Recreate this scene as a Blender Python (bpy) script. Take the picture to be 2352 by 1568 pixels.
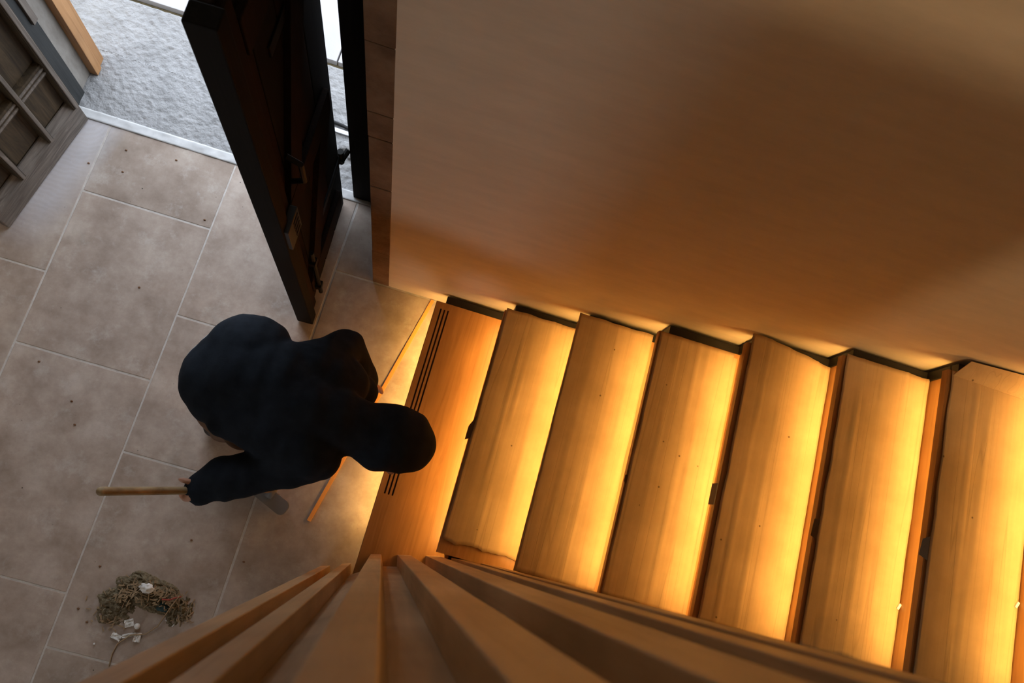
import bpy, bmesh, math, random
from mathutils import Vector, Matrix, noise
rnd = random.Random(7)
for o in list(bpy.data.objects): bpy.data.objects.remove(o)
scn = bpy.context.scene
col = scn.collection

# ------------------------------------------------------------ camera, sky, light, exposure
F, W, H, HC = 1904.4276, 2352, 1568, 3.6
M = Matrix(((0.95373693, 0.25977563, 0.15133571), (0.28924958, -0.93012467, -0.22628029), (0.08197897, 0.25958566, -0.96223424)))
cam_d = bpy.data.cameras.new('camera'); cam = bpy.data.objects.new('camera', cam_d); col.objects.link(cam)
cam_d.sensor_width = 36; cam_d.lens = F / W * 36; cam_d.clip_start = .02
cam_d.dof.use_dof = True; cam_d.dof.focus_distance = 3.0; cam_d.dof.aperture_fstop = 7.0
R = M.transposed() @ Matrix(((1, 0, 0), (0, -1, 0), (0, 0, -1)))
cam.matrix_world = Matrix.Translation((0, 0, HC)) @ R.to_4x4()
scn.camera = cam
world = bpy.data.worlds.new('overcast_sky'); scn.world = world; world.use_nodes = True
bg = world.node_tree.nodes['Background']; bg.inputs[0].default_value = (.80, .88, 1.0, 1); bg.inputs[1].default_value = 4.0
vs = scn.view_settings
vs.view_transform = 'Standard'; vs.look = 'None'; vs.gamma = 1; vs.use_curve_mapping = False; vs.exposure = 0

def area(name, loc, rot, sx, sy, power, color):
    l = bpy.data.lights.new(name, 'AREA'); l.shape = 'RECTANGLE'; l.size = sx; l.size_y = sy; l.energy = power; l.color = color
    o = bpy.data.objects.new(name, l); col.objects.link(o); o.location = loc; o.rotation_euler = rot
    return o
# daylight entering by the ground floor window of the front wall (faces +Y, into the room)
area('window_daylight', (-1.75, -3.93, 1.62), (math.radians(90), 0, 0), .75, 1.1, 11, (.98, .94, .88))

def P(x, y, z):
    """point at height z seen at photograph position x, y"""
    d = M.transposed() @ Vector((x - W / 2, y - H / 2, F))
    return Vector((0, 0, HC)) + d * ((z - HC) / d.z)

# ------------------------------------------------------------ materials
def new_mat(name):
    m = bpy.data.materials.new(name); m.use_nodes = True
    nt = m.node_tree; b = nt.nodes['Principled BSDF']
    return m, nt, b
def N(nt, t, **kw):
    n = nt.nodes.new(t)
    for k, v in kw.items(): setattr(n, k, v)
    return n
def ramp(nt, stops):
    r = N(nt, 'ShaderNodeValToRGB'); e = r.color_ramp.elements
    while len(e) < len(stops): e.new(.5)
    for i, (p, c) in enumerate(stops): e[i].position = p; e[i].color = (*c, 1)
    return r
def coords(nt, scale, kind='Object', rot=(0, 0, 0)):
    tc = N(nt, 'ShaderNodeTexCoord'); mp = N(nt, 'ShaderNodeMapping'); mp.inputs['Scale'].default_value = scale; mp.inputs['Rotation'].default_value = rot
    if kind == 'World':
        g = N(nt, 'ShaderNodeNewGeometry'); nt.links.new(g.outputs['Position'], mp.inputs['Vector'])
    else: nt.links.new(tc.outputs[kind], mp.inputs['Vector'])
    return mp.outputs['Vector']
def noise_tex(nt, vec, scale, detail=6, rough=.6, dist=0):
    n = N(nt, 'ShaderNodeTexNoise'); n.inputs['Scale'].default_value = scale; n.inputs['Detail'].default_value = detail
    n.inputs['Roughness'].default_value = rough; n.inputs['Distortion'].default_value = dist
    nt.links.new(vec, n.inputs['Vector']); return n
def mixc(nt, fac, a, b, mode='MIX'):
    m = N(nt, 'ShaderNodeMix', data_type='RGBA', blend_type=mode)
    for sock, v in ((0, fac), (6, a), (7, b)):
        if hasattr(v, 'links'): nt.links.new(v, m.inputs[sock])
        elif isinstance(v, (int, float)): m.inputs[sock].default_value = v
        else: m.inputs[sock].default_value = (*v, 1)
    return m.outputs[2]
def bump(nt, b, h, strength=.3, dist=.01):
    n = N(nt, 'ShaderNodeBump'); n.inputs['Strength'].default_value = strength; n.inputs['Distance'].default_value = dist
    nt.links.new(h, n.inputs['Height']); nt.links.new(n.outputs[0], b.inputs['Normal'])
def mottled(name, stops, scale=4, rough=.7, kind='World', stretch=(1, 1, 1), bscale=60, bstr=.15, bdist=.004, detail=7, spec=.3, rot=(0, 0, 0)):
    m, nt, b = new_mat(name); v = coords(nt, stretch, kind, rot)
    n = noise_tex(nt, v, scale, detail, .62); r = ramp(nt, stops); nt.links.new(n.outputs[0], r.inputs[0]); nt.links.new(r.outputs[0], b.inputs['Base Color'])
    b.inputs['Roughness'].default_value = rough; b.inputs['Specular IOR Level'].default_value = spec
    if bstr: bump(nt, b, noise_tex(nt, v, bscale, 4, .6).outputs[0], bstr, bdist)
    return m
def plain(name, c, rough=.7, metal=0, spec=.3):
    m, nt, b = new_mat(name); b.inputs['Base Color'].default_value = (*c, 1); b.inputs['Roughness'].default_value = rough
    b.inputs['Metallic'].default_value = metal; b.inputs['Specular IOR Level'].default_value = spec
    return m
def wood(name, stops, grain=(60, 2, 60), kind='Object', rough=.5, spec=.35, bstr=.06, scale=1, dist=1.2):
    m, nt, b = new_mat(name); v = coords(nt, grain, kind)
    n = noise_tex(nt, v, scale, 6, .6, dist); r = ramp(nt, stops); nt.links.new(n.outputs[0], r.inputs[0])
    v2 = coords(nt, (3, 3, 3), kind); n2 = noise_tex(nt, v2, 1.2, 3, .5)
    r2 = ramp(nt, [(.3, (.78, .78, .78)), (.7, (1.12, 1.12, 1.12))]); nt.links.new(n2.outputs[0], r2.inputs[0])
    nt.links.new(mixc(nt, 1.0, r.outputs[0], r2.outputs[0], 'MULTIPLY'), b.inputs['Base Color'])
    b.inputs['Roughness'].default_value = rough; b.inputs['Specular IOR Level'].default_value = spec
    if bstr: bump(nt, b, n.outputs[0], bstr, .003)
    return m

def travertine():
    m, nt, b = new_mat('travertine'); v = coords(nt, (1, 1, 1), 'World')
    oi = N(nt, 'ShaderNodeObjectInfo')
    n = noise_tex(nt, v, 5, 9, .68); r = ramp(nt, [(.28, (.25, .19, .15)), (.5, (.385, .312, .26)), (.72, (.52, .45, .39))]); nt.links.new(n.outputs[0], r.inputs[0])
    tone = ramp(nt, [(0, (.88, .86, .84)), (1, (1.06, 1.05, 1.05))]); nt.links.new(oi.outputs['Random'], tone.inputs[0])
    c = mixc(nt, 1.0, r.outputs[0], tone.outputs[0], 'MULTIPLY')
    # chalky dust blotches
    n2 = noise_tex(nt, v, 9, 8, .75); r2 = ramp(nt, [(.54, (0, 0, 0)), (.74, (.6, .6, .6))]); nt.links.new(n2.outputs[0], r2.inputs[0])
    c = mixc(nt, r2.outputs[0], c, (.56, .52, .48))
    # dark stains and pin holes
    n3 = noise_tex(nt, v, 2.6, 5, .6); r3 = ramp(nt, [(.60, (0, 0, 0)), (.78, (.6, .6, .6))]); nt.links.new(n3.outputs[0], r3.inputs[0])
    c = mixc(nt, r3.outputs[0], c, (.12, .095, .06))
    vo = N(nt, 'ShaderNodeTexVoronoi'); vo.inputs['Scale'].default_value = 17; nt.links.new(v, vo.inputs['Vector'])
    r4 = ramp(nt, [(.035, (1, 1, 1)), (.06, (0, 0, 0))]); nt.links.new(vo.outputs['Distance'], r4.inputs[0])
    n5 = noise_tex(nt, v, 6, 2, .5); r5 = ramp(nt, [(.52, (0, 0, 0)), (.6, (1, 1, 1))]); nt.links.new(n5.outputs[0], r5.inputs[0])
    hole = mixc(nt, 1.0, r4.outputs[0], r5.outputs[0], 'MULTIPLY')
    c = mixc(nt, hole, c, (.07, .055, .045))
    # pale wiped plaster smear beside the panelled leaf : a stain that follows the foot of the leaf
    sep = N(nt, 'ShaderNodeSeparateXYZ'); nt.links.new(v, sep.inputs[0])
    def math_(op, a, bb):
        n_ = N(nt, 'ShaderNodeMath', operation=op)
        for i, q in enumerate((a, bb)):
            if hasattr(q, 'links'): nt.links.new(q, n_.inputs[i])
            else: n_.inputs[i].default_value = q
        return n_.outputs[0]
    along = math_('MULTIPLY', math_('SUBTRACT', sep.outputs[1], 1.38), .19)
    dx = math_('SUBTRACT', sep.outputs[0], math_('ADD', along, -1.72))
    s1 = N(nt, 'ShaderNodeMapRange'); s1.inputs[1].default_value = .02; s1.inputs[2].default_value = .13; s1.inputs[3].default_value = 1; s1.inputs[4].default_value = 0; nt.links.new(dx, s1.inputs[0])
    s2 = N(nt, 'ShaderNodeMapRange'); s2.inputs[1].default_value = .72; s2.inputs[2].default_value = .95; nt.links.new(sep.outputs[1], s2.inputs[0])
    wv = N(nt, 'ShaderNodeTexWave', wave_type='RINGS', rings_direction='Z'); wv.inputs['Scale'].default_value = 14; wv.inputs['Distortion'].default_value = 7; wv.inputs['Detail'].default_value = 3
    mp = N(nt, 'ShaderNodeMapping'); mp.inputs['Location'].default_value = (1.78, -1.4, 0); nt.links.new(v, mp.inputs[0]); nt.links.new(mp.outputs[0], wv.inputs['Vector'])
    r6 = ramp(nt, [(.2, (.54, .54, .54)), (.9, (.62, .62, .62))]); nt.links.new(wv.outputs[0], r6.inputs[0])
    f = math_('MULTIPLY', math_('MULTIPLY', s1.outputs[0], s2.outputs[0]), r6.outputs[0])
    c = mixc(nt, f, c, (.58, .58, .62))
    nt.links.new(c, b.inputs['Base Color']); b.inputs['Roughness'].default_value = .55; b.inputs['Specular IOR Level'].default_value = .25
    bump(nt, b, noise_tex(nt, v, 40, 6, .7).outputs[0], .12, .003)
    return m
def cardboard():
    m, nt, b = new_mat('cardboard'); v = coords(nt, (1, 1, 1))
    oi = N(nt, 'ShaderNodeObjectInfo')
    n = noise_tex(nt, v, 5, 6, .6); r = ramp(nt, [(.3, (.42, .275, .14)), (.7, (.54, .365, .20))]); nt.links.new(n.outputs[0], r.inputs[0])
    # flute lines run along the sheet
    mp = N(nt, 'ShaderNodeMapping'); mp.inputs['Scale'].default_value = (1, .02, 1); nt.links.new(v, mp.inputs[0])
    n2 = noise_tex(nt, mp.outputs[0], 70, 4, .7); r2 = ramp(nt, [(.3, (.93, .93, .93)), (.62, (1.02, 1.02, 1.02))]); nt.links.new(n2.outputs[0], r2.inputs[0])
    c = mixc(nt, 1.0, r.outputs[0], r2.outputs[0], 'MULTIPLY')
    # a handful of folded creases
    n4 = noise_tex(nt, mp.outputs[0], 22, 1, .4); r4 = ramp(nt, [(.485, (0, 0, 0)), (.5, (1, 1, 1)), (.515, (0, 0, 0))]); nt.links.new(n4.outputs[0], r4.inputs[0])
    c = mixc(nt, mixc(nt, 1.0, r4.outputs[0], (.35, .35, .35), 'MULTIPLY'), c, (.30, .19, .09))
    vo = N(nt, 'ShaderNodeTexVoronoi'); vo.inputs['Scale'].default_value = 11; nt.links.new(v, vo.inputs['Vector'])
    r5 = ramp(nt, [(.03, (.8, .8, .8)), (.05, (0, 0, 0))]); nt.links.new(vo.outputs['Distance'], r5.inputs[0])
    c = mixc(nt, r5.outputs[0], c, (.1, .06, .03))
    nt.links.new(c, b.inputs['Base Color']); b.inputs['Roughness'].default_value = .8; b.inputs['Specular IOR Level'].default_value = .15
    ad = N(nt, 'ShaderNodeMath', operation='SUBTRACT'); nt.links.new(n2.outputs[0], ad.inputs[0]); nt.links.new(r4.outputs[0], ad.inputs[1])
    bump(nt, b, ad.outputs[0], .12, .003)
    return m
def plaster():
    m, nt, b = new_mat('plaster'); v = coords(nt, (1, 1, 1), 'World')
    n = noise_tex(nt, v, 1.6, 6, .6); r = ramp(nt, [(.3, (.58, .48, .36)), (.7, (.64, .54, .415))]); nt.links.new(n.outputs[0], r.inputs[0])
    mp = N(nt, 'ShaderNodeMapping'); mp.inputs['Scale'].default_value = (1.2, 1, 5); mp.inputs['Rotation'].default_value = (0, .35, 0); nt.links.new(v, mp.inputs[0])
    n2 = noise_tex(nt, mp.outputs[0], 5, 7, .65); r2 = ramp(nt, [(.35, (.94, .94, .94)), (.65, (1.03, 1.03, 1.03))]); nt.links.new(n2.outputs[0], r2.inputs[0])
    c = mixc(nt, 1.0, r.outputs[0], r2.outputs[0], 'MULTIPLY')
    nt.links.new(c, b.inputs['Base Color']); b.inputs['Roughness'].default_value = .75; b.inputs['Specular IOR Level'].default_value = .2
    bump(nt, b, noise_tex(nt, v, 24, 6, .6).outputs[0], .12, .004)
    return m
m_trav = travertine(); m_card = cardboard(); m_plaster = plaster()
m_grout = mottled('grout', [(.3, (.44, .40, .36)), (.7, (.62, .58, .54))], 30)
m_quoin = mottled('brown_stone', [(.25, (.09, .05, .028)), (.5, (.16, .095, .055)), (.8, (.23, .15, .09))], 9, .85, bscale=50, bstr=.5, bdist=.006)
m_rough = mottled('rough_concrete', [(.3, (.26, .26, .26)), (.7, (.37, .37, .37))], 6, .95, bscale=55, bstr=.8, bdist=.012)
m_mortar = mottled('white_mortar', [(.3, (.48, .48, .48)), (.7, (.62, .62, .61))], 12, .9)
m_paver = mottled('white_paver', [(.3, (.46, .45, .46)), (.7, (.52, .51, .52))], 5, .8)
m_soil = mottled('sandy_joint', [(.3, (.10, .08, .04)), (.7, (.2, .165, .10))], 40, .95)
m_white = mottled('whitewash', [(.3, (.55, .52, .47)), (.7, (.62, .58, .53))], 3, .9)
m_ceil = plain('ceiling_paint', (.62, .58, .52), .9)
m_oldwood = wood('weathered_panel_wood', [(.3, (.028, .019, .010)), (.55, (.068, .046, .024)), (.8, (.12, .084, .046))], (40, 40, 3), rough=.7)
m_oldedge = wood('highlight_stile_wood', [(.3, (.10, .08, .065)), (.55, (.19, .16, .135)), (.8, (.30, .26, .22))], (40, 40, 3), rough=.75)  # paler copy of the panel wood, painting in the highlights on raised stile fronts
m_kick = wood('worn_kick_board', [(.3, (.09, .075, .062)), (.55, (.16, .135, .115)), (.8, (.26, .225, .195))], (6, 6, 60), rough=.8, bstr=.15)
m_dark = wood('shade_darkened_door_wood', [(.3, (.003, .003, .003)), (.6, (.007, .0065, .006)), (.85, (.014, .011, .010))], (50, 50, 2.5), rough=.7, spec=.12)  # dark timber taken near black, so its colour holds the backlit shade
m_darkb = wood('dark_brown_door_wood', [(.3, (.006, .003, .002)), (.6, (.015, .007, .0035)), (.85, (.034, .014, .006))], (50, 50, 2.5), rough=.7, spec=.12)
m_rebate = wood('slate_rebate_wood', [(.3, (.022, .024, .024)), (.8, (.06, .062, .06))], (40, 40, 2.5), rough=.6)
m_greystone = mottled('grey_jamb_stone', [(.3, (.20, .18, .155)), (.7, (.36, .335, .30))], 14, .9, stretch=(1, 1, .35), bstr=.35)
m_newwood = wood('new_orange_timber', [(.3, (.40, .19, .07)), (.55, (.52, .27, .11)), (.8, (.60, .34, .155))], (30, 30, 1.5), rough=.45)
m_tread = wood('oak_tread_veneer', [(.25, (.32, .14, .040)), (.5, (.41, .19, .057)), (.8, (.48, .235, .075))], (26, 1.6, 26), rough=.4, spec=.4, bstr=.02, dist=2.2)
m_slat = wood('oak_slat', [(.25, (.44, .27, .125)), (.5, (.53, .335, .165)), (.8, (.60, .39, .20))], (45, 45, 2), rough=.5, bstr=.02)
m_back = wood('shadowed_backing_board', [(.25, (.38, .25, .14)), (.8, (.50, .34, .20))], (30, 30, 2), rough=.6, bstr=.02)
m_groove = plain('groove_dark', (.05, .018, .006), .6)
m_black = plain('black_steel', (.016, .013, .011), .5, .2)
m_iron = plain('forged_iron', (.012, .012, .012), .55, .6)
m_greymetal = plain('dull_grey_plate', (.05, .053, .057), .5, .3)
m_hood = mottled('black_fleece', [(.3, (.007, .010, .015)), (.7, (.013, .018, .026))], 20, .9, 'Object', bscale=180, bstr=.25, bdist=.002, spec=.12)
m_hem = plain('pale_grey_shirt', (.42, .44, .47), .85)
m_trous = mottled('brown_work_trousers', [(.3, (.10, .055, .032)), (.7, (.16, .09, .055))], 12, .9, 'Object')
m_skin = plain('skin', (.46, .25, .17), .55)
m_shoe = plain('dark_boot', (.03, .025, .02), .6)
m_handle = wood('worn_broom_handle', [(.25, (.16, .10, .05)), (.5, (.34, .24, .12)), (.8, (.46, .35, .20))], (20, 20, 5), rough=.6)
m_block = plain('grey_brush_block', (.17, .16, .155), .7)
m_brist = plain('brown_bristle', (.18, .09, .045), .9)
m_lath = plain('orange_lath', (.80, .36, .09), .45)
m_dust = mottled('sweepings', [(.25, (.09, .068, .038)), (.5, (.19, .15, .09)), (.8, (.34, .28, .18))], 90, .95, 'Object', bscale=140, bstr=.9, bdist=.01)
m_plastic = plain('white_plastic', (.72, .71, .68), .4)
m_twig = plain('dry_twig', (.34, .24, .14), .8)
m_redcord = plain('red_cord', (.35, .06, .04), .7)
m_teal = plain('dark_teal_rag', (.03, .06, .065), .8)
m_tape = plain('grey_tape', (.22, .19, .16), .5)
m_card_dark = plain('cardboard_edge', (.16, .095, .045), .9)
m_silver = plain('silver_pipe', (.62, .64, .68), .3, .8)
m_rubber = plain('black_rubber', (.015, .015, .015), .6)
m_led, nt, b = new_mat('warm_led'); b.inputs['Base Color'].default_value = (1, .7, .35, 1)
b.inputs['Emission Color'].default_value = (1.0, .585, .155, 1); b.inputs['Emission Strength'].default_value = 60

# ------------------------------------------------------------ helpers
def obj(name, bm, mat, parent=None, smooth=False):
    me = bpy.data.meshes.new(name)
    if isinstance(bm, bmesh.types.BMesh):
        bmesh.ops.recalc_face_normals(bm, faces=bm.faces); bm.to_mesh(me); bm.free()
    else: me = bm
    if mat is not None and not me.materials: me.materials.append(mat)
    if smooth:
        for p in me.polygons: p.use_smooth = True
    o = bpy.data.objects.new(name, me); col.objects.link(o)
    if parent is not None: o.parent = parent; o.matrix_parent_inverse = parent.matrix_world.inverted() if False else Matrix.Translation(parent.location).inverted()
    return o
def tag(o, label, cat, group=None, kind=None):
    o['label'] = label; o['category'] = cat
    if group: o['group'] = group
    if kind: o['kind'] = kind
    return o
def thing(name, label, cat, loc=(0, 0, 0), group=None):
    o = bpy.data.objects.new(name, None); col.objects.link(o); o.location = loc; o.empty_display_size = .05
    return tag(o, label, cat, group)
def structure(o, label=None):
    o['kind'] = 'structure'
    if label: o['label'] = label
    return o
def box(bm, x0, x1, y0, y1, z0, z1, bev=0):
    r = bmesh.ops.create_cube(bm, size=1)
    for v in r['verts']: v.co = Vector(((x0 + x1) / 2 + v.co.x * (x1 - x0), (y0 + y1) / 2 + v.co.y * (y1 - y0), (z0 + z1) / 2 + v.co.z * (z1 - z0)))
    if bev:
        es = list({e for v in r['verts'] for e in v.link_edges})
        bmesh.ops.bevel(bm, geom=es, offset=bev, segments=2, affect='EDGES', profile=.6)
    return bm
def bx(*a, bev=0): return box(bmesh.new(), *a, bev=bev)
def prism(bm, pts, z0, z1):
    lo = [bm.verts.new((x, y, z0)) for x, y in pts]; hi = [bm.verts.new((x, y, z1)) for x, y in pts]
    n = len(pts); bm.faces.new(lo[::-1]); bm.faces.new(hi)
    for i in range(n): bm.faces.new((lo[i], lo[(i + 1) % n], hi[(i + 1) % n], hi[i]))
    return bm
def xf(bm, mat): bmesh.ops.transform(bm, matrix=mat, verts=bm.verts); return bm
def tube(bm, pts, r, seg=8, r1=None):
    pts = [Vector(p) for p in pts]; n = len(pts); rings = []
    for i, p in enumerate(pts):
        t = (pts[min(i + 1, n - 1)] - pts[max(i - 1, 0)]).normalized()
        a = t.orthogonal().normalized() if i == 0 else (prev - t * prev.dot(t)).normalized()
        prev = a; c = t.cross(a); rr = r if r1 is None else r + (r1 - r) * i / (n - 1)
        rings.append([bm.verts.new(p + (a * math.cos(k * 2 * math.pi / seg) + c * math.sin(k * 2 * math.pi / seg)) * rr) for k in range(seg)])
    for a, b_ in zip(rings, rings[1:]):
        for k in range(seg): bm.faces.new((a[k], a[(k + 1) % seg], b_[(k + 1) % seg], b_[k]))
    bm.faces.new(rings[0][::-1]); bm.faces.new(rings[-1])
    return bm

# ------------------------------------------------------------ floor
YW = 1.051
fl = structure(obj('floor', bx(-3.4, 4.2, -4.1, 1.40, -.2, -.0018), m_grout), 'pale grouted floor bed under travertine slabs')
cols = {-3.377: [-3.9, -3.0, -2.1, -1.3, -.4, .4, 1.1, 1.39], -2.81: [-3.9, -3.1, -2.3, -1.5, -.7, .1, .9, 1.39], -2.243: [-3.9, -3.1, -2.3, -1.5, -.75, -.04, .673, 1.39],
        -1.676: [-3.9, -3.2, -2.2, -1.4, -.526, .355, 1.061, 1.39], -1.11: [-3.9, -3.0, -2.2, -1.5, -.728, .049, .652, 1.39], -.541: [-3.9, -3.1, -2.3, -1.4, -.62, 1.047, 1.39]}
for i in range(7): cols[.026 + .567 * i] = [-3.9, -3.0, -2.1, -1.2, -.3, .5, 1.05]
g = .0040
for x0, ys in cols.items():
    for y0, y1 in zip(ys, ys[1:]):
        x1 = min(x0 + .567, 4.18)
        bm = bx(x0 + g, x1 - g, y0 + g, y1 - g, -.03, .0, bev=.0022)
        obj('floor_tile', bm, m_trav, fl)

# ------------------------------------------------------------ walls
bm = bx(-.295, 4.2, YW, 1.40, 0, 5.3); box(bm, -.48, 4.2, 1.40, 1.72, 0, 5.3)
box(bm, -3.4, -.295, YW, 1.40, 2.40, 5.3); box(bm, -3.4, -.48, 1.40, 1.72, 2.30, 5.3)
box(bm, -3.4, -2.05, YW, 1.40, 0, 2.40); box(bm, -3.4, -1.868, 1.40, 1.72, 0, 2.30)
wb = structure(obj('wall_back', bm, m_plaster), 'beige plastered wall beside the stairs with a doorway')
zq = [0, .42, 1.056, 1.40, 1.545, 1.875, 2.40]
for z0, z1 in zip(zq, zq[1:]):
    bm = bx(-.366 + rnd.uniform(-.002, .002), -.293, YW - .001 + rnd.uniform(-.002, .002), 1.40, z0 + .002, z1 - .002, bev=.003)
    obj('quoin_stone', bm, m_quoin, wb)
structure(obj('wall_left', bx(-3.6, -3.4, -4.1, 1.95, 0, 5.3), m_white))
structure(obj('wall_right', bx(4.2, 4.4, -4.1, 1.95, 0, 5.3), m_white))
bm = bx(-3.4, -2.4, -4.3, -4.1, 0, 5.3); box(bm, -1.1, 4.2, -4.3, -4.1, 0, 5.3); box(bm, -2.4, -1.1, -4.3, -4.1, 0, 1.0); box(bm, -2.4, -1.1, -4.3, -4.1, 2.3, 5.3)
structure(obj('wall_front', bm, m_white))
structure(obj('ceiling', bx(-3.6, 4.4, -4.3, 1.95, 5.3, 5.45), m_ceil))
structure(obj('floor_upper', bx(.0, 4.2, -4.1, -.2, 2.31, 2.56), m_white), 'upper storey floor slab behind the slatted screen')
bm = bmesh.new()
for a in ((-2.4, -2.35, 1, 2.3), (-1.15, -1.1, 1, 2.3), (-2.35, -1.15, 1, 1.05), (-2.35, -1.15, 2.25, 2.3), (-1.77, -1.73, 1.05, 2.25)): box(bm, a[0], a[1], -4.24, -4.17, a[2], a[3])
structure(obj('window_1', bm, m_white), 'white framed window in the front wall')

# ------------------------------------------------------------ doorway: threshold and outside
def rough_slab(name, x0, x1, y0, y1, z, amp, nx, ny, mat, freq=14):
    bm = bmesh.new(); vs_ = []
    for j in range(ny + 1):
        row = []
        for i in range(nx + 1):
            x = x0 + (x1 - x0) * i / nx; y = y0 + (y1 - y0) * j / ny
            n = noise.fractal(Vector((x * freq, y * freq, 3)), 1, 2, 4) * amp
            row.append(bm.verts.new((x, y, z + n)))
        vs_.append(row)
    for j in range(ny):
        for i in range(nx): bm.faces.new((vs_[j][i], vs_[j][i + 1], vs_[j + 1][i + 1], vs_[j + 1][i]))
    edge = [e for e in bm.edges if e.is_boundary]
    r = bmesh.ops.extrude_edge_only(bm, edges=edge)
    for v in r['geom']:
        if isinstance(v, bmesh.types.BMVert): v.co.z = z - .15
    return structure(obj(name, bm, mat, smooth=True))
rough_slab('trim_1', -1.868, -.48, 1.425, 1.725, .0, .0052, 260, 56, m_rough, 34)['label'] = 'rough grey concrete threshold slab in the doorway'
rough_slab('trim_5', -2.6, .3, 1.72, 2.003, .0, .0052, 520, 52, m_rough, 34)['label'] = 'rough grey concrete apron outside the doorway'
rough_slab('trim_2', -1.868, -.48, 1.386, 1.43, .004, .004, 110, 6, m_mortar, 25)['label'] = 'white mortar strip along the threshold'
structure(obj('ground', bx(-9, 7, 1.73, 14, -.25, -.035), m_soil), 'sandy ground outside the doorway')
k = 0
for j in range(5):
    for i in range(-8, 6):
        x = -.85 + .62 * i + (.31 if j % 2 else 0); y = 2.03 + .62 * j
        k += 1
        obj('paving_slab', bx(x + .004, x + .616, y + .004, y + .616, -.06, .0, bev=.003), m_paver, bpy.data.objects['ground'])
tag(obj('cable', tube(bmesh.new(), [(-1.0, 1.74, .012), (-.85, 1.735, .012), (-.72, 1.722, .012), (-.6, 1.70, .012), (-.5, 1.69, .012)], .0085), m_rubber, smooth=True), 'black cable lying on the concrete threshold by the hinge', 'cable')
tag(obj('flat_bar', bx(-.92, -.49, 1.683, 1.703, 0.0, .012, bev=.002), m_silver), 'thin silver metal bar lying next to the black cable', 'metal bar')
for i, (x, y, r) in enumerate(((-.675, 1.62, .028), (-.645, 1.595, .02))):
    bm = bmesh.new(); bmesh.ops.create_icosphere(bm, subdivisions=3, radius=r)
    for v in bm.verts: v.co *= 1 + .35 * noise.noise(v.co * 40 + Vector((i * 7, 0, 0))); v.co.z *= .7
    xf(bm, Matrix.Translation((x, y, r * .55))); 
    tag(obj('rubble', bm, m_rough, smooth=True), ('larger' if i == 0 else 'smaller') + ' lump of grey rubble lying behind the dark leaf', 'rubble')

# jambs
jl = structure(obj('trim_3', bx(-1.867, -1.838, 1.402, 1.50, 0, 2.30), m_rebate), 'dark rebated timber of the left door frame')
obj('notch_block', bx(-1.84, -1.826, 1.47, 1.502, .55, .80, bev=.003), m_oldedge, jl)
structure(obj('trim_4', bx(-1.867, -1.852, 1.50, 1.60, 0, 2.30), m_greystone), 'worn grey stone of the left door reveal')
pl = thing('door_post', 'new orange timber door post of two boards at the left of the doorway', 'door post', (-1.84, 1.64, 0))
obj('board', bx(-1.8675, -1.815, 1.596, 1.637, .0, 2.30, bev=.002), m_newwood, pl)
obj('board', bx(-1.8675, -1.824, 1.640, 1.684, .0, 2.30, bev=.002), m_newwood, pl)
pr = thing('door_frame', 'black timber door frame post beside the brown stone quoins', 'door frame', (-.52, 1.45, 0))
obj('post', bx(-.570, -.485, 1.405, 1.47, .0, 2.30, bev=.003), m_dark, pr)
obj('post', bx(-.55, -.485, 1.47, 1.55, .0, 2.30, bev=.002), m_dark, pr)

# left leaf, panelled
def leaf_left():
    A = Vector((-1.777, 1.382, 0)); u = Vector((-.188, -.982, 0)); n = Vector((.982, -.188, 0))
    root = thing('panelled_door', 'weathered brown panelled door leaf with grey worn kick board standing open', 'door', A)
    T = Matrix(((u.x, -n.x, 0, A.x), (u.y, -n.y, 0, A.y), (0, 0, 1, 0), (0, 0, 0, 1)))  # local: u along leaf, v into the leaf
    L, HT = .587, 2.2
    def part(name, bm, mat, par=root): return obj(name, xf(bm, T), mat, par)
    part('core', bx(.004, L - .004, .034, .05, .02, HT - .01), m_oldwood)
    bm = bx(0, L, -.006, .05, .006, .135, bev=.004); kb = part('kick_board', bm, m_kick)
    bm = bmesh.new()   # sloped ledge above the kick board
    for p in ((0, -.002, .135), (L, -.002, .135), (L, .03, .135), (0, .03, .135), (0, .024, .165), (L, .024, .165), (L, .03, .165), (0, .03, .165)): bm.verts.new(p)
    bm.verts.ensure_lookup_table(); vv = bm.verts
    for f in ((0, 1, 5, 4), (4, 5, 6, 7), (3, 2, 1, 0), (7, 6, 2, 3), (0, 4, 7, 3), (1, 2, 6, 5)): bm.faces.new([vv[i] for i in f])
    part('weather_ledge', bm, m_kick)
    for a in (0, .1957, .3913, .587):
        w = .030 if a in (0, .587) else .026
        x0 = 0 if a == 0 else (L - w if a == .587 else a - w * .5)
        s = part('stile', bx(x0, x0 + w, -.008, .05, .135, HT, bev=.003), m_oldwood)
        part('moulding', bx(x0 + .005, x0 + w - .005, -.015, -.007, .14, HT - .02, bev=.003), m_oldedge, s)
    for i in range(3):
        x0, x1 = i * .1957 + .015, (i + 1) * .1957 - .013
        for zz in (.41, 1.12, 2.08):
            r_ = part('rail', bx(x0, x1, .006, .05, zz, zz + .07, bev=.003), m_oldwood)
            part('moulding', bx(x0, x1, .001, .008, zz + .014, zz + .026, bev=.002), m_oldedge, r_)
            part('moulding', bx(x0, x1, .001, .008, zz + .042, zz + .054, bev=.002), m_oldedge, r_)
        for z0, z1 in ((.165, .41), (.48, 1.12), (1.19, 2.08)):
            part('panel', bx(x0 + .012, x1 - .012, .029, .036, z0 + .008, z1 - .008, bev=.004), m_oldwood)
leaf_left()

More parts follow.
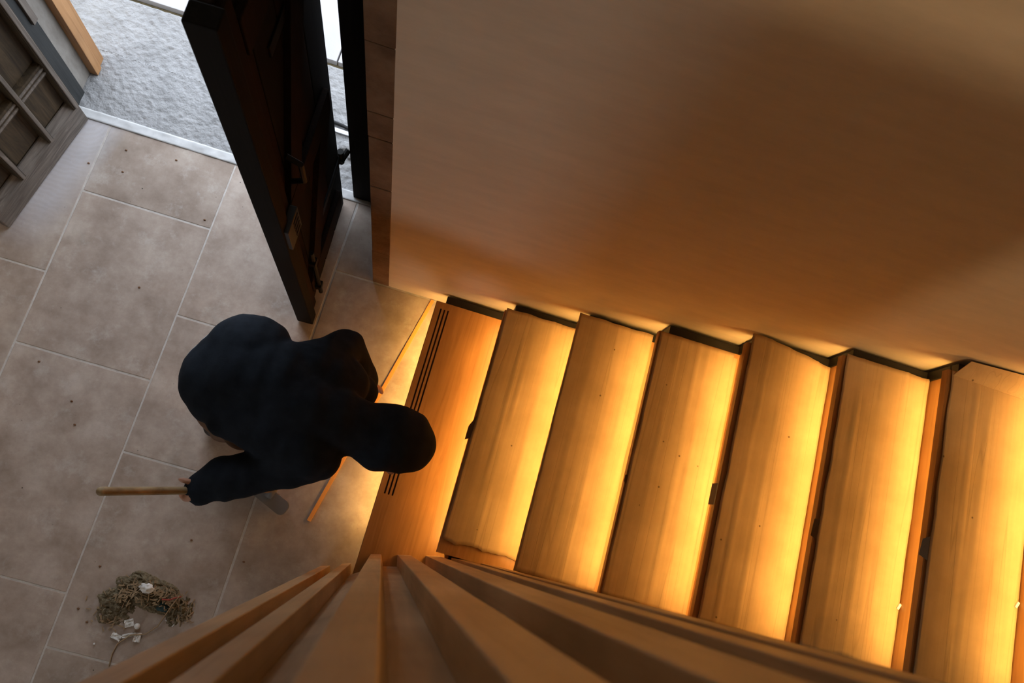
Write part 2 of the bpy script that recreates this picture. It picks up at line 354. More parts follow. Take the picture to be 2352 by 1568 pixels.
# right leaf, ledged and braced, seen on its dark side
def leaf_right():
    A = Vector((-.553, .780, 0)); B = Vector((-.574, 1.365, 0)); u = (B - A).normalized(); L = (B - A).length; n = Vector((u.y, -u.x, 0))  # n points to +X (the visible face)
    root = thing('dark_door', 'tall dark brown ledged door leaf with iron fittings standing ajar by the stairs', 'door', A)
    T = Matrix(((u.x, -n.x, 0, A.x), (u.y, -n.y, 0, A.y), (0, 0, 1, 0), (0, 0, 0, 1)))
    HT = 2.19
    def part(name, bm, mat, par=root): return obj(name, xf(bm, T), mat, par)
    ws = [0, .155, .30, .44, L]
    part('edge_stile', bx(0, .05, .0, .068, .008, HT, bev=.004), m_dark)
    for a, b_ in zip(ws, ws[1:]): part('plank', bx(a + .002 + (.05 if a == 0 else 0), b_ - .002, .028, .066, .008, HT - .005, bev=.003), m_darkb if a in (0, .30) else m_dark)
    part('batten', bx(.052, .10, .012, .03, .03, HT - .02, bev=.004), m_darkb)
    for z0 in (.18, 1.0, 1.95): part('ledge', bx(.10, L - .07, .006, .028, z0, z0 + .13, bev=.004), m_darkb)
    for z0, z1 in ((.31, 1.0), (1.13, 1.95)):
        bm = bmesh.new(); prs = [(.11, z0), (.22, z0), (L - .08, z1), (L - .19, z1)]
        lo = [bm.verts.new((x, .008, z)) for x, z in prs]; hi = [bm.verts.new((x, .028, z)) for x, z in prs]
        bm.faces.new(lo); bm.faces.new(hi[::-1])
        for i in range(4): bm.faces.new((lo[i], lo[(i + 1) % 4], hi[(i + 1) % 4], hi[i]))
        part('brace', bm, m_darkb)
    lk = part('lock_plate', bx(.006, .10, -.014, .012, .98, 1.13, bev=.003), m_greymetal)
    for i in range(4): part('slot', bx(.050, .088, -.0165, -.013, 1.0 + .031 * i, 1.016 + .031 * i), m_rubber, lk)
    part('bolt_rod', tube(bmesh.new(), [(.125, -.008, .12), (.125, -.008, .62)], .009), m_iron)
    for z0 in (.2, .5): part('bolt_staple', bx(.108, .142, -.02, .006, z0, z0 + .03, bev=.003), m_iron)
    part('handle', tube(bmesh.new(), [(.14, .006, 1.22), (.14, -.035, 1.25), (.14, -.035, 1.36), (.14, .006, 1.39)], .009), m_iron)
    for z0 in (.44, 1.75):
        h = part('hinge_strap', bx(.22, L - .002, .022, .03, z0, z0 + .045, bev=.002), m_iron)
        part('hinge_pin', tube(bmesh.new(), [(L + .010, .022, z0 - .025), (L + .010, .022, z0 + .07)], .013, 10), m_iron, h)
        part('hinge_arm', tube(bmesh.new(), [(L - .005, .02, z0 + .01), (L + .018, .012, z0 + .015), (L + .045, .0, z0 + .03)], .013, 8), m_iron, h)
leaf_right()

# ------------------------------------------------------------ staircase
AN = lambda n: -.067 + .283 * (n - 1)
RZ = .165
NT = 8; OV = .045; YE = 1.004
st = thing('staircase', 'oak staircase with warm light strips under each nosing along the plaster wall', 'staircase', (0, .5, 0))
def tread_mesh(x0, x1, y0, y1, z, grooves):
    t = .032; gd = .0035; gw = .0035
    gx = [.028, .044, .060] if grooves else []
    bm = bmesh.new()
    def section(ya, yb, gr):
        prof = [(x0, z - t), (x0, z - .003), (x0 + .003, z)]
        for q in (gx if gr else []): prof += [(x0 + q - gw, z), (x0 + q - gw * .7, z - gd), (x0 + q + gw * .7, z - gd), (x0 + q + gw, z)]
        prof += [(x1, z), (x1, z - t)]
        a = [bm.verts.new((x, ya, zz)) for x, zz in prof]; b_ = [bm.verts.new((x, yb, zz)) for x, zz in prof]
        for i in range(len(prof)):
            j = (i + 1) % len(prof); f = bm.faces.new((a[i], a[j], b_[j], b_[i]))
            pm = (prof[i][1] + prof[j][1]) / 2
            if gr and pm < z - .0005 and pm > z - t * .5 and prof[i][0] > x0 + .01 and prof[i][0] < x0 + .08: f.material_index = 1
        bm.faces.new(a[::-1]); bm.faces.new(b_)
    if grooves: section(y0, .165, False); section(.165, .975, True); section(.975, y1, False)
    else: section(y0, y1, False)
    return bm
for n in range(1, NT + 1):
    a, z = AN(n), RZ * n
    y0 = -.175 if n == 1 else (0.0 if n == 2 else .010)
    tr = obj('tread', tread_mesh(a, AN(n + 1) + OV + .018, y0, YE, z, n == 1), m_tread, st); tr.data.materials.append(m_groove)
    obj('riser', bx(a + OV, a + OV + .018, y0, YE, z - RZ, z - .032), m_tread, st)
    ls = obj('light_strip', bx(a + .018, a + .034, max(y0 + .03, .03), YE - .003, z - .037, z - .032), m_newwood, tr); ls.data.materials.append(m_led); ls['label'] = 'glowing warm light strip under the nosing'
    for p in ls.data.polygons:
        if p.normal.z < -.5: p.material_index = 1
# saw-tooth stringer between the steps and the wall
bm = bmesh.new()
for n in range(1, NT + 1):
    a, z = AN(n), RZ * n
    box(bm, a + .040, AN(n + 1) + .070, YE + .001, YE + .034, z - .05, z - .008)
    box(bm, a + .040, a + .070, YE + .001, YE + .034, max(0, z - RZ - .01), z - .045)
sg = obj('stringer', bm, m_black, st); sg['label'] = 'black saw-tooth steel stringer against the wall'

# ------------------------------------------------------------ cardboard sheets
def sheet(n, x0, x1, y0, y1, label, seed, flap=.02, corner=None, torn=0, tab=None):
    """corrugated sheet lying on tread n, front flap hanging over the nosing"""
    rc = random.Random(seed * 11); z = RZ * n + .0015; th = .004; ny, nx = 60, 30; cr = [(rc.uniform(.2, .34), rc.uniform(-.04, .04)), (rc.uniform(.42, .58), rc.uniform(-.06, .06)), (rc.uniform(.66, .86), rc.uniform(-.06, .06))]
    r_ = random.Random(seed); bm = bmesh.new(); top, bot = [], []
    for j in range(ny + 1):
        row, rowb = [], []
        for i in range(nx + 1):
            u, v = i / nx, j / ny
            fx0 = x0 + .0035 * noise.noise(Vector((v * 9, seed, 0))) + .0012 * noise.noise(Vector((v * 50, seed, 2)))
            fx1 = x1 + .003 * noise.noise(Vector((v * 7, seed + 5, 0)))
            yb = y0 + torn * (noise.noise(Vector((u * 3, seed, 8))) + .35 * noise.noise(Vector((u * 14, seed, 4))) + .6 * (1 - u))
            yt = y1 + .004 * noise.noise(Vector((u * 5, seed + 2, 1)))
            if corner: yt -= max(0, u - corner[0]) * corner[1]
            x = fx0 + (fx1 - fx0) * u; y = yb + (yt - yb) * v
            zz = z + .003 * (noise.noise(Vector((x * 9, y * 3, seed))) + .6) + .0010 * max(0, noise.noise(Vector((x * 60, y * 1.5, seed)))) + .0024 * max(0, 1 - u / .3) * (1 + math.sin(u * 95 + 2 * noise.noise(Vector((y * 2, seed, 7)))))
            for u0, sl in cr: zz += .0042 * math.exp(-((u - u0 - sl * (v - .5) - .01 * noise.noise(Vector((v * 6, seed, u0)))) / .013) ** 2)
            row.append(bm.verts.new((x, y, zz + th))); rowb.append(bm.verts.new((x, y, zz)))
        top.append(row); bot.append(rowb)
    for j in range(ny):
        for i in range(nx):
            bm.faces.new((top[j][i], top[j][i + 1], top[j + 1][i + 1], top[j + 1][i])); bm.faces.new((bot[j][i], bot[j + 1][i], bot[j + 1][i + 1], bot[j][i + 1]))
    ring = [(0, i) for i in range(nx)] + [(j, nx) for j in range(ny)] + [(ny, i) for i in range(nx, 0, -1)] + [(j, 0) for j in range(ny, 0, -1)]
    for q in range(len(ring)):
        a, b_ = ring[q], ring[(q + 1) % len(ring)]
        f = bm.faces.new((bot[a[0]][a[1]], bot[b_[0]][b_[1]], top[b_[0]][b_[1]], top[a[0]][a[1]])); f.material_index = 1
    o = obj('cardboard_sheet', bm, m_card); o.data.materials.append(m_card_dark)
    for p in o.data.polygons: p.use_smooth = p.material_index == 0
    tag(o, label, 'cardboard', 'cardboard sheets protecting the treads')
    return o
def tab(par, name, mat, pts, label=None):
    bm = bmesh.new(); a = [bm.verts.new(p) for p in pts]; f = bm.faces.new(a)
    r = bmesh.ops.extrude_face_region(bm, geom=[f]); 
    nrm = (Vector(pts[1]) - Vector(pts[0])).cross(Vector(pts[2]) - Vector(pts[1])).normalized()
    bmesh.ops.translate(bm, verts=[v for v in r['geom'] if isinstance(v, bmesh.types.BMVert)], vec=nrm * .003)
    o = obj(name, bm, mat, par)
    if label: o['label'] = label
    return o
s2 = sheet(2, AN(2) + .006, AN(3) + .03, .045, 1.012, 'cardboard sheet on the second step with a torn lower end', 2, torn=.022)
s3 = sheet(3, AN(3) - .004, AN(4) + .022, .012, 1.030, 'straight cut cardboard sheet lying on the third step', 3)
s4 = sheet(4, AN(4) + .004, AN(5) + .022, .012, 1.0, 'cardboard sheet on the fourth step with a second layer at its back', 4)
s5 = sheet(5, AN(5) + .014, AN(6) + .042, .012, 1.04, 'cardboard sheet on the fifth step with one slanted cut corner', 5, corner=(.25, .05))
s6 = sheet(6, AN(6) + .010, AN(7) + .042, .018, 1.01, 'speckled cardboard sheet on the sixth step with a ragged lower end', 6, torn=.012)
s7 = sheet(7, AN(7) + .008, AN(8) + .042, .012, 1.0, 'cardboard sheet on the seventh step with a folded wall flap', 7)
bm = bx(AN(5) - .01, AN(5) + .036, .012, .985, RZ * 4 + .0005, RZ * 4 + .004); obj('under_layer', bm, m_card, s4)
a5 = AN(5)
tab(s2, 'loose_tab', m_card_dark, [(AN(2) + .01, .55, RZ * 2 + .004), (AN(2) - .012, .50, RZ * 2 - .012), (AN(2) - .012, .445, RZ * 2 - .018), (AN(2) + .01, .455, RZ * 2 + .004)])
tab(s4, 'loose_tab', m_card_dark, [(AN(4) + .01, .44, RZ * 4 + .004), (AN(4) - .004, .438, RZ * 4 + .0), (AN(4) - .004, .415, RZ * 4 + .0), (AN(4) + .01, .40, RZ * 4 + .004)])
tab(s5, 'tape_strip', m_tape, [(a5 + .02, .475, RZ * 5 + .008), (a5 - .004, .475, RZ * 5 + .005), (a5 - .010, .475, RZ * 5 - .03), (a5 - .010, .40, RZ * 5 - .03), (a5 - .004, .40, RZ * 5 + .005), (a5 + .02, .40, RZ * 5 + .008)][1:5], 'grey tape strip')
tab(s6, 'loose_tab', m_card_dark, [(AN(6) + .012, .43, RZ * 6 + .006), (AN(6) - .005, .425, RZ * 6 + .0), (AN(6) - .006, .37, RZ * 6 - .006), (AN(6) + .012, .36, RZ * 6 + .006)])
tab(s7, 'loose_tab', m_tape, [(AN(7) + .012, .45, RZ * 7 + .006), (AN(7) - .010, .435, RZ * 7 - .004), (AN(7) - .014, .385, RZ * 7 - .008), (AN(7) + .012, .37, RZ * 7 + .006)], 'greyish tab')
z7 = RZ * 7 + .007
bm = bmesh.new()
fv = [bm.verts.new(p) for p in ((AN(7) + .012, .985, z7), (AN(7) + .325, .975, z7), (AN(7) + .33, 1.046, z7 + .045), (AN(7) + .05, 1.038, z7 + .03))]
f = bm.faces.new(fv); r = bmesh.ops.extrude_face_region(bm, geom=[f]); bmesh.ops.translate(bm, verts=[v for v in r['geom'] if isinstance(v, bmesh.types.BMVert)], vec=(0, -.001, .004))
obj('wall_flap', bm, m_card, s7)
for (x, y, n, lab) in ((P(2330, 1388, RZ * 7).x, P(2330, 1388, RZ * 7).y, 7, 'white foam chip on the seventh step cardboard'), (P(2060, 1392, RZ * 6).x, P(2060, 1392, RZ * 6).y, 6, 'white foam chip on the sixth step near the screen'), (P(2125, 1000, RZ * 6).x, P(2125, 1000, RZ * 6).y, 6, 'white foam chip on the sixth step towards the wall')):
    bm = bx(-.004, .004, -.010, .010, 0, .006, bev=.0015); xf(bm, Matrix.Translation((x, y, RZ * n + .0085)) @ Matrix.Rotation(-.45, 4, 'Z'))
    tag(obj('foam_chip', bm, m_plastic), lab, 'chip', 'white chips on the steps')

# ------------------------------------------------------------ slatted screen (curved balustrade)
sc = thing('slatted_screen', 'tall curved screen of vertical oak slats beside the first steps', 'screen', (.1, -.12, 0))
slats = [((-.206, -.178), (-.168, -.166), .028, 0), ((-.124, -.147), (-.089, -.135), .044, 0), ((-.022, -.0765), (.019, -.066), .046, RZ), ((.081, -.0505), (.132, -.0385), .046, RZ),
         ((.190, -.0255), (.243, -.0125), .046, RZ), ((.292, -.0055), (.345, -.0005), .046, RZ), ((.392, .0035), (.446, .0085), .046, RZ)]
for i in range(8): slats.append(((.50 + i * .106, .0085), (.552 + i * .106, .0085), .046, RZ * 2))
TOP = 3.24; backs = []
for (A, B, d, z0) in slats:
    A, B = Vector(A), Vector(B); t = (B - A).normalized(); nn = Vector((t.y, -t.x))
    if abs(A.x + .022) < .001: nn = Vector((.44, -.90))
    ptsq = [A, B, B + nn * d, A + nn * d]
    bm = prism(bmesh.new(), [(p.x, p.y) for p in ptsq], z0, TOP)
    bmesh.ops.bevel(bm, geom=[e for e in bm.edges if abs(e.verts[0].co.z - e.verts[1].co.z) > 1], offset=.002, segments=2, affect='EDGES', profile=.5)
    obj('slat', bm, m_slat, sc); backs.append(((A + nn * d), (B + nn * d), nn))
for i, ((a0, b0, n0), (a1, b1, n1)) in enumerate(zip(backs, backs[1:])):
    p0 = (a0 + b0) / 2; p1 = (a1 + b1) / 2
    if i == len(backs) - 2: p1 = b1
    if i == 0: p0 = a0
    q = [p0, p1, p1 + n1 * .018, p0 + n0 * .018]
    obj('backing_board', prism(bmesh.new(), [(p.x, p.y) for p in q], 0, TOP), m_back, sc)
capf = [Vector(s[0]) for s in slats] + [Vector(slats[-1][1])]
capb = [p + Vector((.03, -.075)) for p in capf]
obj('cap_rail', prism(bmesh.new(), [(p.x, p.y) for p in capf] + [(p.x, p.y) for p in reversed(capb)], TOP, TOP + .03), m_slat, sc)

# ------------------------------------------------------------ lath on the floor
p0, p1 = P(997, 680, .004), P(709, 1196, .004); p0.y = min(p0.y, YW - .004)
d = (p1 - p0); L = d.length; rot = d.to_track_quat('X', 'Z').to_matrix().to_4x4()
tag(obj('wooden_lath', xf(bx(0, L, -.008, .008, -.004, .003, bev=.001), Matrix.Translation(p0) @ rot), m_lath), 'thin orange lath lying on the floor before the first step', 'lath')

# ------------------------------------------------------------ person
def blob(parts, voxel, smooth, name):
    """parts: (p0, r0, p1, r1) round cones joined into one continuous surface"""
    bm = bmesh.new()
    for p0, r0, p1, r1 in parts:
        p0, p1 = Vector(p0), Vector(p1); n = max(1, int((p1 - p0).length / (min(r0, r1) * .3)))
        for i in range(n + 1):
            t = i / n; bmesh.ops.create_icosphere(bm, subdivisions=3 if r0 > .02 else 2, radius=r0 + (r1 - r0) * t, matrix=Matrix.Translation(p0.lerp(p1, t)))
    me = bpy.data.meshes.new('tmp'); bm.to_mesh(me); bm.free()
    o = bpy.data.objects.new('tmp', me); col.objects.link(o)
    r = o.modifiers.new('r', 'REMESH'); r.mode = 'VOXEL'; r.voxel_size = voxel; r.use_smooth_shade = True
    s = o.modifiers.new('s', 'SMOOTH'); s.factor = .5; s.iterations = smooth
    dg = bpy.context.evaluated_depsgraph_get(); out = bpy.data.meshes.new_from_object(o.evaluated_get(dg)); out.name = name
    bpy.data.objects.remove(o)
    return out
per = thing('person', 'person in a black hooded top bending forward and holding a broom', 'person', (-.68, .36, 0))
# joints
pel_l, pel_r = P(560, 820, .80), P(535, 915, .80)
foot_l, foot_r = Vector((-.74, .56, .045)), Vector((-.74, .24, .045))
knee_l, knee_r = Vector((-.62, .52, .46)), Vector((-.60, .25, .46))
sh_l, el_l, wr_l = P(722, 850, .84), P(797, 798, .62), P(838, 868, .48)
sh_r, el_r, wr_r = P(705, 1040, .86), P(600, 1084, .74), P(458, 1121, .72)
neck, head = P(790, 975, .84), P(905, 1008, .74)
hand_c = P(440, 1126, .71)
broom_top, broom_dir = P(232, 1128, 1.18), None
broom_dir = (hand_c - broom_top).normalized()
bf = broom_top + broom_dir * ((broom_top.z - .06) / -broom_dir.z)
def finger(base, dirs, lens, r0=.0095):
    out = []; p = Vector(base); r = r0
    for dd, l in zip(dirs, lens):
        q = p + Vector(dd).normalized() * l; out.append((p, r, q, r * .92)); p = q; r *= .92
    return out
body = [(pel_l.lerp(pel_r, .5), .13, P(640, 900, .80), .12), (P(640, 900, .80), .12, P(740, 950, .82), .10), (P(740, 950, .82), .09, head, .055), (head, .095, head + Vector((.02, 0, -.05)), .085),
        (sh_l, .06, el_l, .045), (el_l, .043, wr_l, .03), (sh_r, .06, el_r, .045), (el_r, .043, wr_r, .03)]
fd = Vector((.55, .0, -.83))     # face looks down and forward
hc = head + Vector((.02, 0, -.05))
body += [(hc + fd * .085 + Vector((.0, 0, -.0)), .016, hc + fd * .105 + Vector((-.02, 0, -.012)), .014)]   # nose
body += [(hc + fd * .06 + Vector((-.05, 0, -.045)), .03, hc + fd * .075 + Vector((-.05, 0, -.05)), .024)]   # chin
for s in (-1, 1): body += [(hc + fd * .078 + Vector((.03, s * .034, .015)), .013, hc + fd * .08 + Vector((.03, s * .034, .015)), .012), (hc + Vector((0, s * .095, -.01)), .02, hc + Vector((.0, s * .097, -.04)), .014)]
for hip, kn, ft in ((pel_l, knee_l, foot_l), (pel_r, knee_r, foot_r)):
    body += [(hip + Vector((0, 0, -.05)), .085, kn, .055), (kn, .055, ft + Vector((0, 0, .04)), .036)]
# right hand closed round the handle
side = broom_dir.cross(Vector((0, 1, 0))).normalized(); up = side.cross(broom_dir).normalized()
# hand comes from the sleeve towards the handle; palm rests beside it
palm = hand_c + up * -.004 + side * .022
body += [(wr_r, .028, palm + broom_dir * -.01, .026), (palm + broom_dir * .02, .021, palm + broom_dir * -.028, .020)]
for i, ln in enumerate((.9, 1.0, .96, .8)):
    b0 = palm + broom_dir * (-.034 + .021 * i) + up * -.016
    body += finger(b0, [(-side * 1.0 - up * .55), (-side * .9 + up * .5), (side * .1 + up * 1.0), (side * .9 + up * .3)], [.022 * ln, .024 * ln, .020 * ln, .016 * ln])
body += finger(palm + broom_dir * -.03 + up * .016, [(-side * .5 + up * .6 - broom_dir * .4), (-side * 1.0 - broom_dir * .5)], [.028, .028], .011)
# left hand, relaxed, hanging from the sleeve
hl = ((wr_l - el_l).normalized() * .35 + Vector((0, 0, -1))).normalized(); hs = Vector((0, 1, 0)).cross(hl).normalized(); hn = hl.cross(hs)
pl_ = wr_l + hl * .06
body += [(wr_l, .027, pl_, .028)] + [(pl_ + hs * s * .02, .02, pl_ + hl * .02 + hs * s * .024, .016) for s in (-1, 0, 1)]
for i, ln in enumerate((.85, 1, .95, .75)): body += finger(pl_ + hl * .03 + hs * (-.030 + .02 * i), [hl, hl - hn * .5, hl * .6 - hn * .9], [.036 * ln, .026 * ln, .02 * ln])
body += finger(pl_ - hs * .028, [(hl - hs * .9), (hl - hs * .25 - hn * .3)], [.035, .028], .011)
obj('body', blob(body, .0058, 4, 'body'), m_skin, per, True)
# hooded top
T = []
def S(x, y, z, r, x1=None, y1=None, z1=None, r1=None):
    a = P(x, y, z); T.append((a, r, P(x1, y1, z1) if x1 else a, r1 or r))
S(520, 878, .78, .152, 570, 830, .80, .158); S(575, 815, .80, .142); S(545, 925, .80, .118); S(560, 860, .82, .15, 650, 890, .82, .155)
S(650, 890, .82, .150, 690, 945, .82, .15); S(690, 945, .82, .145, 765, 965, .82, .115); S(545, 930, .80, .115, 650, 985, .82, .115)
S(712, 852, .83, .100, 797, 800, .66, .067); S(797, 800, .66, .066, 838, 874, .52, .054); S(815, 850, .6, .06); S(780, 880, .74, .10, 740, 880, .8, .11); S(825, 900, .66, .065)
S(690, 1020, .84, .098, 625, 1080, .77, .066); S(715, 1045, .84, .080); S(738, 1058, .82, .066, 625, 1080, .77, .072); S(625, 1080, .77, .072, 520, 1099, .74, .077); S(520, 1099, .74, .074, 464, 1121, .72, .052)
S(765, 965, .82, .11, 830, 985, .80, .095)
S(845, 990, .78, .098, 900, 1006, .77, .115); S(900, 1006, .77, .113, 918, 1012, .75, .115); S(935, 1018, .74, .098); S(870, 1010, .76, .105)
hd = obj('hooded_top', blob(T, .0095, 5, 'hooded_top'), m_hood, per, True); hd['label'] = 'black hooded top'
# folds on the back of the top
me = hd.data
for v in me.vertices:
    c = v.co; v.co += v.normal * (.009 * noise.noise(Vector((c.x * 9, c.y * 4, c.z * 6))) + .006 * noise.noise(Vector((c.x * 24, c.y * 9, 4))))
# hem band and shirt at the back
S2 = [(P(514, 868, .735), .142, P(562, 818, .745), .138), (P(540, 925, .735), .112, P(514, 868, .735), .136)]
o = obj('shirt_hem', blob(S2, .01, 5, 'shirt_hem'), m_hem, per, True); o['label'] = 'pale grey shirt hem below the top'
tr = [(pel_l + Vector((-.02, 0, -.09)), .128, pel_r + Vector((-.02, 0, -.09)), .128)]
for hip, kn, ft in ((pel_l, knee_l, foot_l), (pel_r, knee_r, foot_r)): tr += [(hip + Vector((0, 0, -.10)), .105, kn, .075), (kn, .074, ft + Vector((0, 0, .07)), .058)]
tr += [(P(560, 985, .66), .075, P(575, 940, .66), .09)]
o = obj('trousers', blob(tr, .011, 5, 'trousers'), m_trous, per, True); o['label'] = 'brown trousers'
for ft in (foot_l, foot_r):
    sb = [(ft + Vector((-.05, 0, .005)), .042, ft + Vector((.10, 0, -.002)), .040), (ft + Vector((.10, 0, -.002)), .040, ft + Vector((.17, 0, -.008)), .036), (ft + Vector((-.03, 0, .02)), .042, ft + Vector((-.01, 0, .08)), .05)]
    o = obj('boot', blob(sb, .008, 4, 'boot'), m_shoe, per, True)
    for v in o.data.vertices: v.co.z = max(v.co.z, .001)

# ------------------------------------------------------------ broom
br = thing('broom', 'worn wooden broom held by the person above the floor tiles', 'broom', (bf.x, bf.y, 0))
bm = tube(bmesh.new(), [broom_top - broom_dir * .001, broom_top + broom_dir * .004, broom_top + broom_dir * .02, broom_top + broom_dir * .6, bf], .0125, 12)
bmesh.ops.create_uvsphere(bm, u_segments=12, v_segments=8, radius=.0128, matrix=Matrix.Translation(broom_top))
obj('handle', bm, m_handle, br, True)
e0 = P(648, 1166, .075); ax = (e0 - bf); ax.z = 0
ax = Vector((P(660, 1170, .075) - P(618, 1136, .075))); ax.z = 0; ax.normalize()
bc = e0 - ax * .13; bc.z = 0
RB = Matrix.Translation((bc.x, bc.y, 0)) @ Matrix(((ax.x, -ax.y, 0, 0), (ax.y, ax.x, 0, 0), (0, 0, 1, 0), (0, 0, 0, 1)))
bm = bx(-.15, .15, -.031, .031, .055, .08)
bmesh.ops.bevel(bm, geom=[e for e in bm.edges if abs(e.verts[0].co.z - e.verts[1].co.z) > .01], offset=.022, segments=5, affect='EDGES', profile=.5)
o = obj('brush_block', xf(bm, RB), m_block, br); o['label'] = 'grey rounded brush block'
bm = bmesh.new()
for i in range(26):
    for j in range(5):
        x = -.112 + .224 * i / 25; y = -.022 + .011 * j; q = Vector((x * .98 + rnd.uniform(-.003, .003), y * 1.1 + rnd.uniform(-.003, .003), .001))
        tube(bm, [(x, y, .056), tuple(q)], .0045, 4, .006)
q = bc + ax * .057; obj('socket', tube(bmesh.new(), [bf - broom_dir * .06, bf - broom_dir * .02, (q.x, q.y, .07)], .0155, 12, .019), m_block, br, True)
o = obj('bristles', xf(bm, RB), m_brist, br); o['kind'] = 'stuff'

# ------------------------------------------------------------ sweepings on the floor
c0 = P(325, 1375, 0)
def heap(cx, cy, rx, ry, h, rot, seed, res=70):
    bm = bmesh.new(); g_ = {}
    for j in range(res + 1):
        for i in range(res + 1):
            u, v = i / res * 2 - 1, j / res * 2 - 1
            th = math.atan2(v, u); rr = math.hypot(u, v) / (.82 + .25 * noise.noise(Vector((math.cos(th) * 1.5, math.sin(th) * 1.5, seed))))
            if rr > 1.08: continue
            x, y = u * rx, v * ry
            hh = h * max(0, 1 - rr ** 1.6) + .017 * noise.fractal(Vector((x * 60, y * 60, seed)), .8, 2, 5) * max(0, 1 - rr ** 3) - .003
            g_[i, j] = bm.verts.new((cx + x * math.cos(rot) - y * math.sin(rot), cy + x * math.sin(rot) + y * math.cos(rot), hh))
    for (i, j), v in g_.items():
        q = [g_.get(p) for p in ((i, j), (i + 1, j), (i + 1, j + 1), (i, j + 1))]
        if all(q): bm.faces.new(q)
    return bm
hp = thing('dust_heap', 'small heap of swept dust and wood shavings on the tiles', 'dust heap', (c0.x, c0.y, 0))
bm = heap(P(345, 1362, 0).x, P(345, 1362, 0).y, .17, .085, .035, -.15, 1)
o = obj('swept_dust', bm, m_dust, hp, True); o['kind'] = 'stuff'
q = P(265, 1392, 0); o = obj('swept_dust', heap(q.x, q.y, .11, .09, .02, .6, 5, 50), m_dust, hp, True); o['kind'] = 'stuff'
q = P(405, 1400, 0); o = obj('swept_dust', heap(q.x, q.y, .07, .09, .016, .3, 9, 45), m_dust, hp, True); o['kind'] = 'stuff'
bm = bmesh.new()
for i in range(420):
    t_ = rnd.uniform(-.2, 3.5); x = 335 + math.cos(t_) * 82 + rnd.gauss(0, 18); y = 1408 - math.sin(t_) * 52 + rnd.gauss(0, 13); p = P(x, y, 0); a = rnd.uniform(0, 3.14); l = rnd.uniform(.006, .028); w = rnd.uniform(.001, .0025)
    zz = .004 + max(0, .034 * (1 - ((x - 345) / 95) ** 2 - ((y - 1365) / 45) ** 2))
    bmb = bx(-l / 2, l / 2, -w, w, 0, .002)
    xf(bmb, Matrix.Translation((p.x, p.y, zz)) @ Matrix.Rotation(a, 4, 'Z') @ Matrix.Rotation(rnd.uniform(-.4, .4), 4, 'Y'))
    me = bpy.data.meshes.new('t'); bmb.to_mesh(me); bmb.free(); bm.from_mesh(me); bpy.data.meshes.remove(me)
o = obj('wood_shavings', bm, m_twig, hp); o['kind'] = 'stuff'
def lump(px, py, r, sz, mat, name, label, cat, seed, amp=.4, z=0, group=None):
    bm = bmesh.new(); bmesh.ops.create_icosphere(bm, subdivisions=3, radius=r)
    for v in bm.verts: v.co *= 1 + amp * noise.noise(v.co.normalized() * 2.2 + Vector((seed, 0, 0)));
    for v in bm.verts: v.co.x *= sz[0]; v.co.y *= sz[1]; v.co.z *= sz[2]
    p = P(px, py, z); lowz = min(v.co.z for v in bm.verts); xf(bm, Matrix.Translation((p.x, p.y, z - lowz - .001)))
    return tag(obj(name, bm, mat, smooth=True), label, cat, group)
lump(340, 1350, .02, (1.3, .9, .8), m_plastic, 'crumpled_paper', 'crumpled white scrap lying on top of the dust heap', 'scrap', 3, .7, .03)
lump(317, 1437, .0115, (1, 1, .95), m_plastic, 'plastic_ball', 'small round white plastic cap beside the dust heap', 'cap', 9, .08)
lump(217, 1478, .004, (1, 1, 1), m_plastic, 'plastic_bead', 'tiny white bead lying apart on the tile', 'bead', 9, .08)
lump(375, 1392, .022, (1.1, .9, .5), m_teal, 'rag_scrap', 'dark teal rag scrap in the hollow of the dust heap', 'rag', 4, .5, .0)
def scrap(px, py, w, h, rot, lab, seed):
    bm = bmesh.new(); g2 = []
    for j in range(7):
        g2.append([bm.verts.new(((i / 6 - .5) * w, (j / 6 - .5) * h, .006 + .010 * noise.noise(Vector((i * .6, j * .6, seed))))) for i in range(7)])
    for j in range(6):
        for i in range(6): bm.faces.new((g2[j][i], g2[j][i + 1], g2[j + 1][i + 1], g2[j + 1][i]))
    r = bmesh.ops.extrude_face_region(bm, geom=bm.faces[:]); bmesh.ops.translate(bm, verts=[v for v in r['geom'] if isinstance(v, bmesh.types.BMVert)], vec=(0, 0, .0015))
    p = P(px, py, 0); xf(bm, Matrix.Translation((p.x, p.y, 0)) @ Matrix.Rotation(rot, 4, 'Z'))
    tag(obj('plastic_scrap', bm, m_plastic), lab, 'scrap', 'plastic scraps by the dust heap')
scrap(298, 1430, .034, .028, .5, 'bent white plastic scrap nearest the dust heap', 1)
scrap(268, 1461, .038, .022, -.2, 'curled white plastic scrap at the twig end', 2)
scrap(296, 1458, .045, .014, .45, 'narrow white plastic strip between the scraps', 3)
scrap(316, 1463, .026, .034, .1, 'greyish white plastic scrap under the round cap', 4)
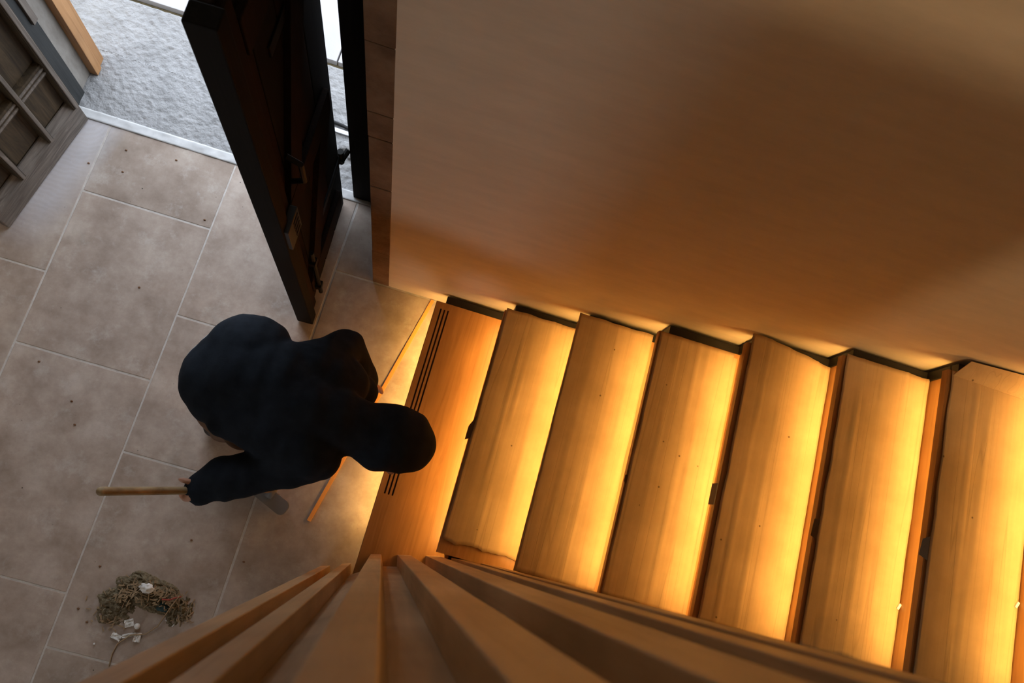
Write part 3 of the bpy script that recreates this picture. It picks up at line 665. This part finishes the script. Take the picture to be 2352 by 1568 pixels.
tw = [P(412, 1368, .035), P(395, 1390, .03), P(380, 1412, .018), P(362, 1438, .008), P(335, 1456, .006), P(300, 1458, .012), P(270, 1478, .006), P(258, 1500, .004), P(250, 1530, .004)]
tag(obj('twig', tube(bmesh.new(), tw, .0026, 6), m_twig, smooth=True), 'long thin curved twig trailing out of the dust heap', 'twig')
tw = [P(372, 1376, .035), P(390, 1377, .036), P(405, 1372, .034), P(416, 1370, .03)]
tag(obj('cord_scrap', tube(bmesh.new(), tw, .003, 6), m_redcord, smooth=True), 'short red cord scrap on the edge of the dust heap', 'cord')
for i, (x, y, a) in enumerate(((383, 1425, -.1), (398, 1436, 1.1))):
    p = P(x, y, 0); bm = xf(bx(-.006, .006, -.002, .002, 0, .004, bev=.0008), Matrix.Translation((p.x, p.y, 0)) @ Matrix.Rotation(a, 4, 'Z'))
    tag(obj('wood_chip', bm, m_plastic), ('flat' if i == 0 else 'slanting') + ' pale wood chip on the tile below the dust heap', 'chip', 'pale chips by the dust heap')
for i in range(14):
    x, y = ((180, 1397), (200, 1428), (165, 921), (172, 975), (405, 368), (282, 395), (290, 345), (470, 505), (204, 375), (230, 1300), (440, 1240), (560, 1290), (90, 830), (320, 660))[i]
    lump(x, y, .0042, (1.2, .8, .6), m_brist, 'dirt_crumb', 'tiny dark dirt crumb lying on a floor tile', 'crumb', i, .4, 0, 'dirt crumbs on the tiles')

# ------------------------------------------------------------ pendant lamp of the upper storey (behind the camera)
lp = thing('pendant_lamp', 'pendant lamp with a warm bulb hanging over the upper floor', 'lamp', (1.3, -1.6, 4.6))
bm = bmesh.new(); bmesh.ops.create_cone(bm, cap_ends=False, segments=32, radius1=.20, radius2=.06, depth=.18, matrix=Matrix.Translation((1.3, -1.6, 4.68)))
obj('lamp_shade', bm, m_white, lp, True)
obj('flex', tube(bmesh.new(), [(1.3, -1.6, 4.76), (1.3, -1.6, 5.3)], .004), m_rubber, lp)
bl = bpy.data.lights.new('pendant_bulb', 'POINT'); bl.energy = 85; bl.color = (1.0, .76, .46); bl.shadow_soft_size = .12
bo = bpy.data.objects.new('pendant_bulb', bl); col.objects.link(bo); bo.location = (1.3, -1.6, 4.58)
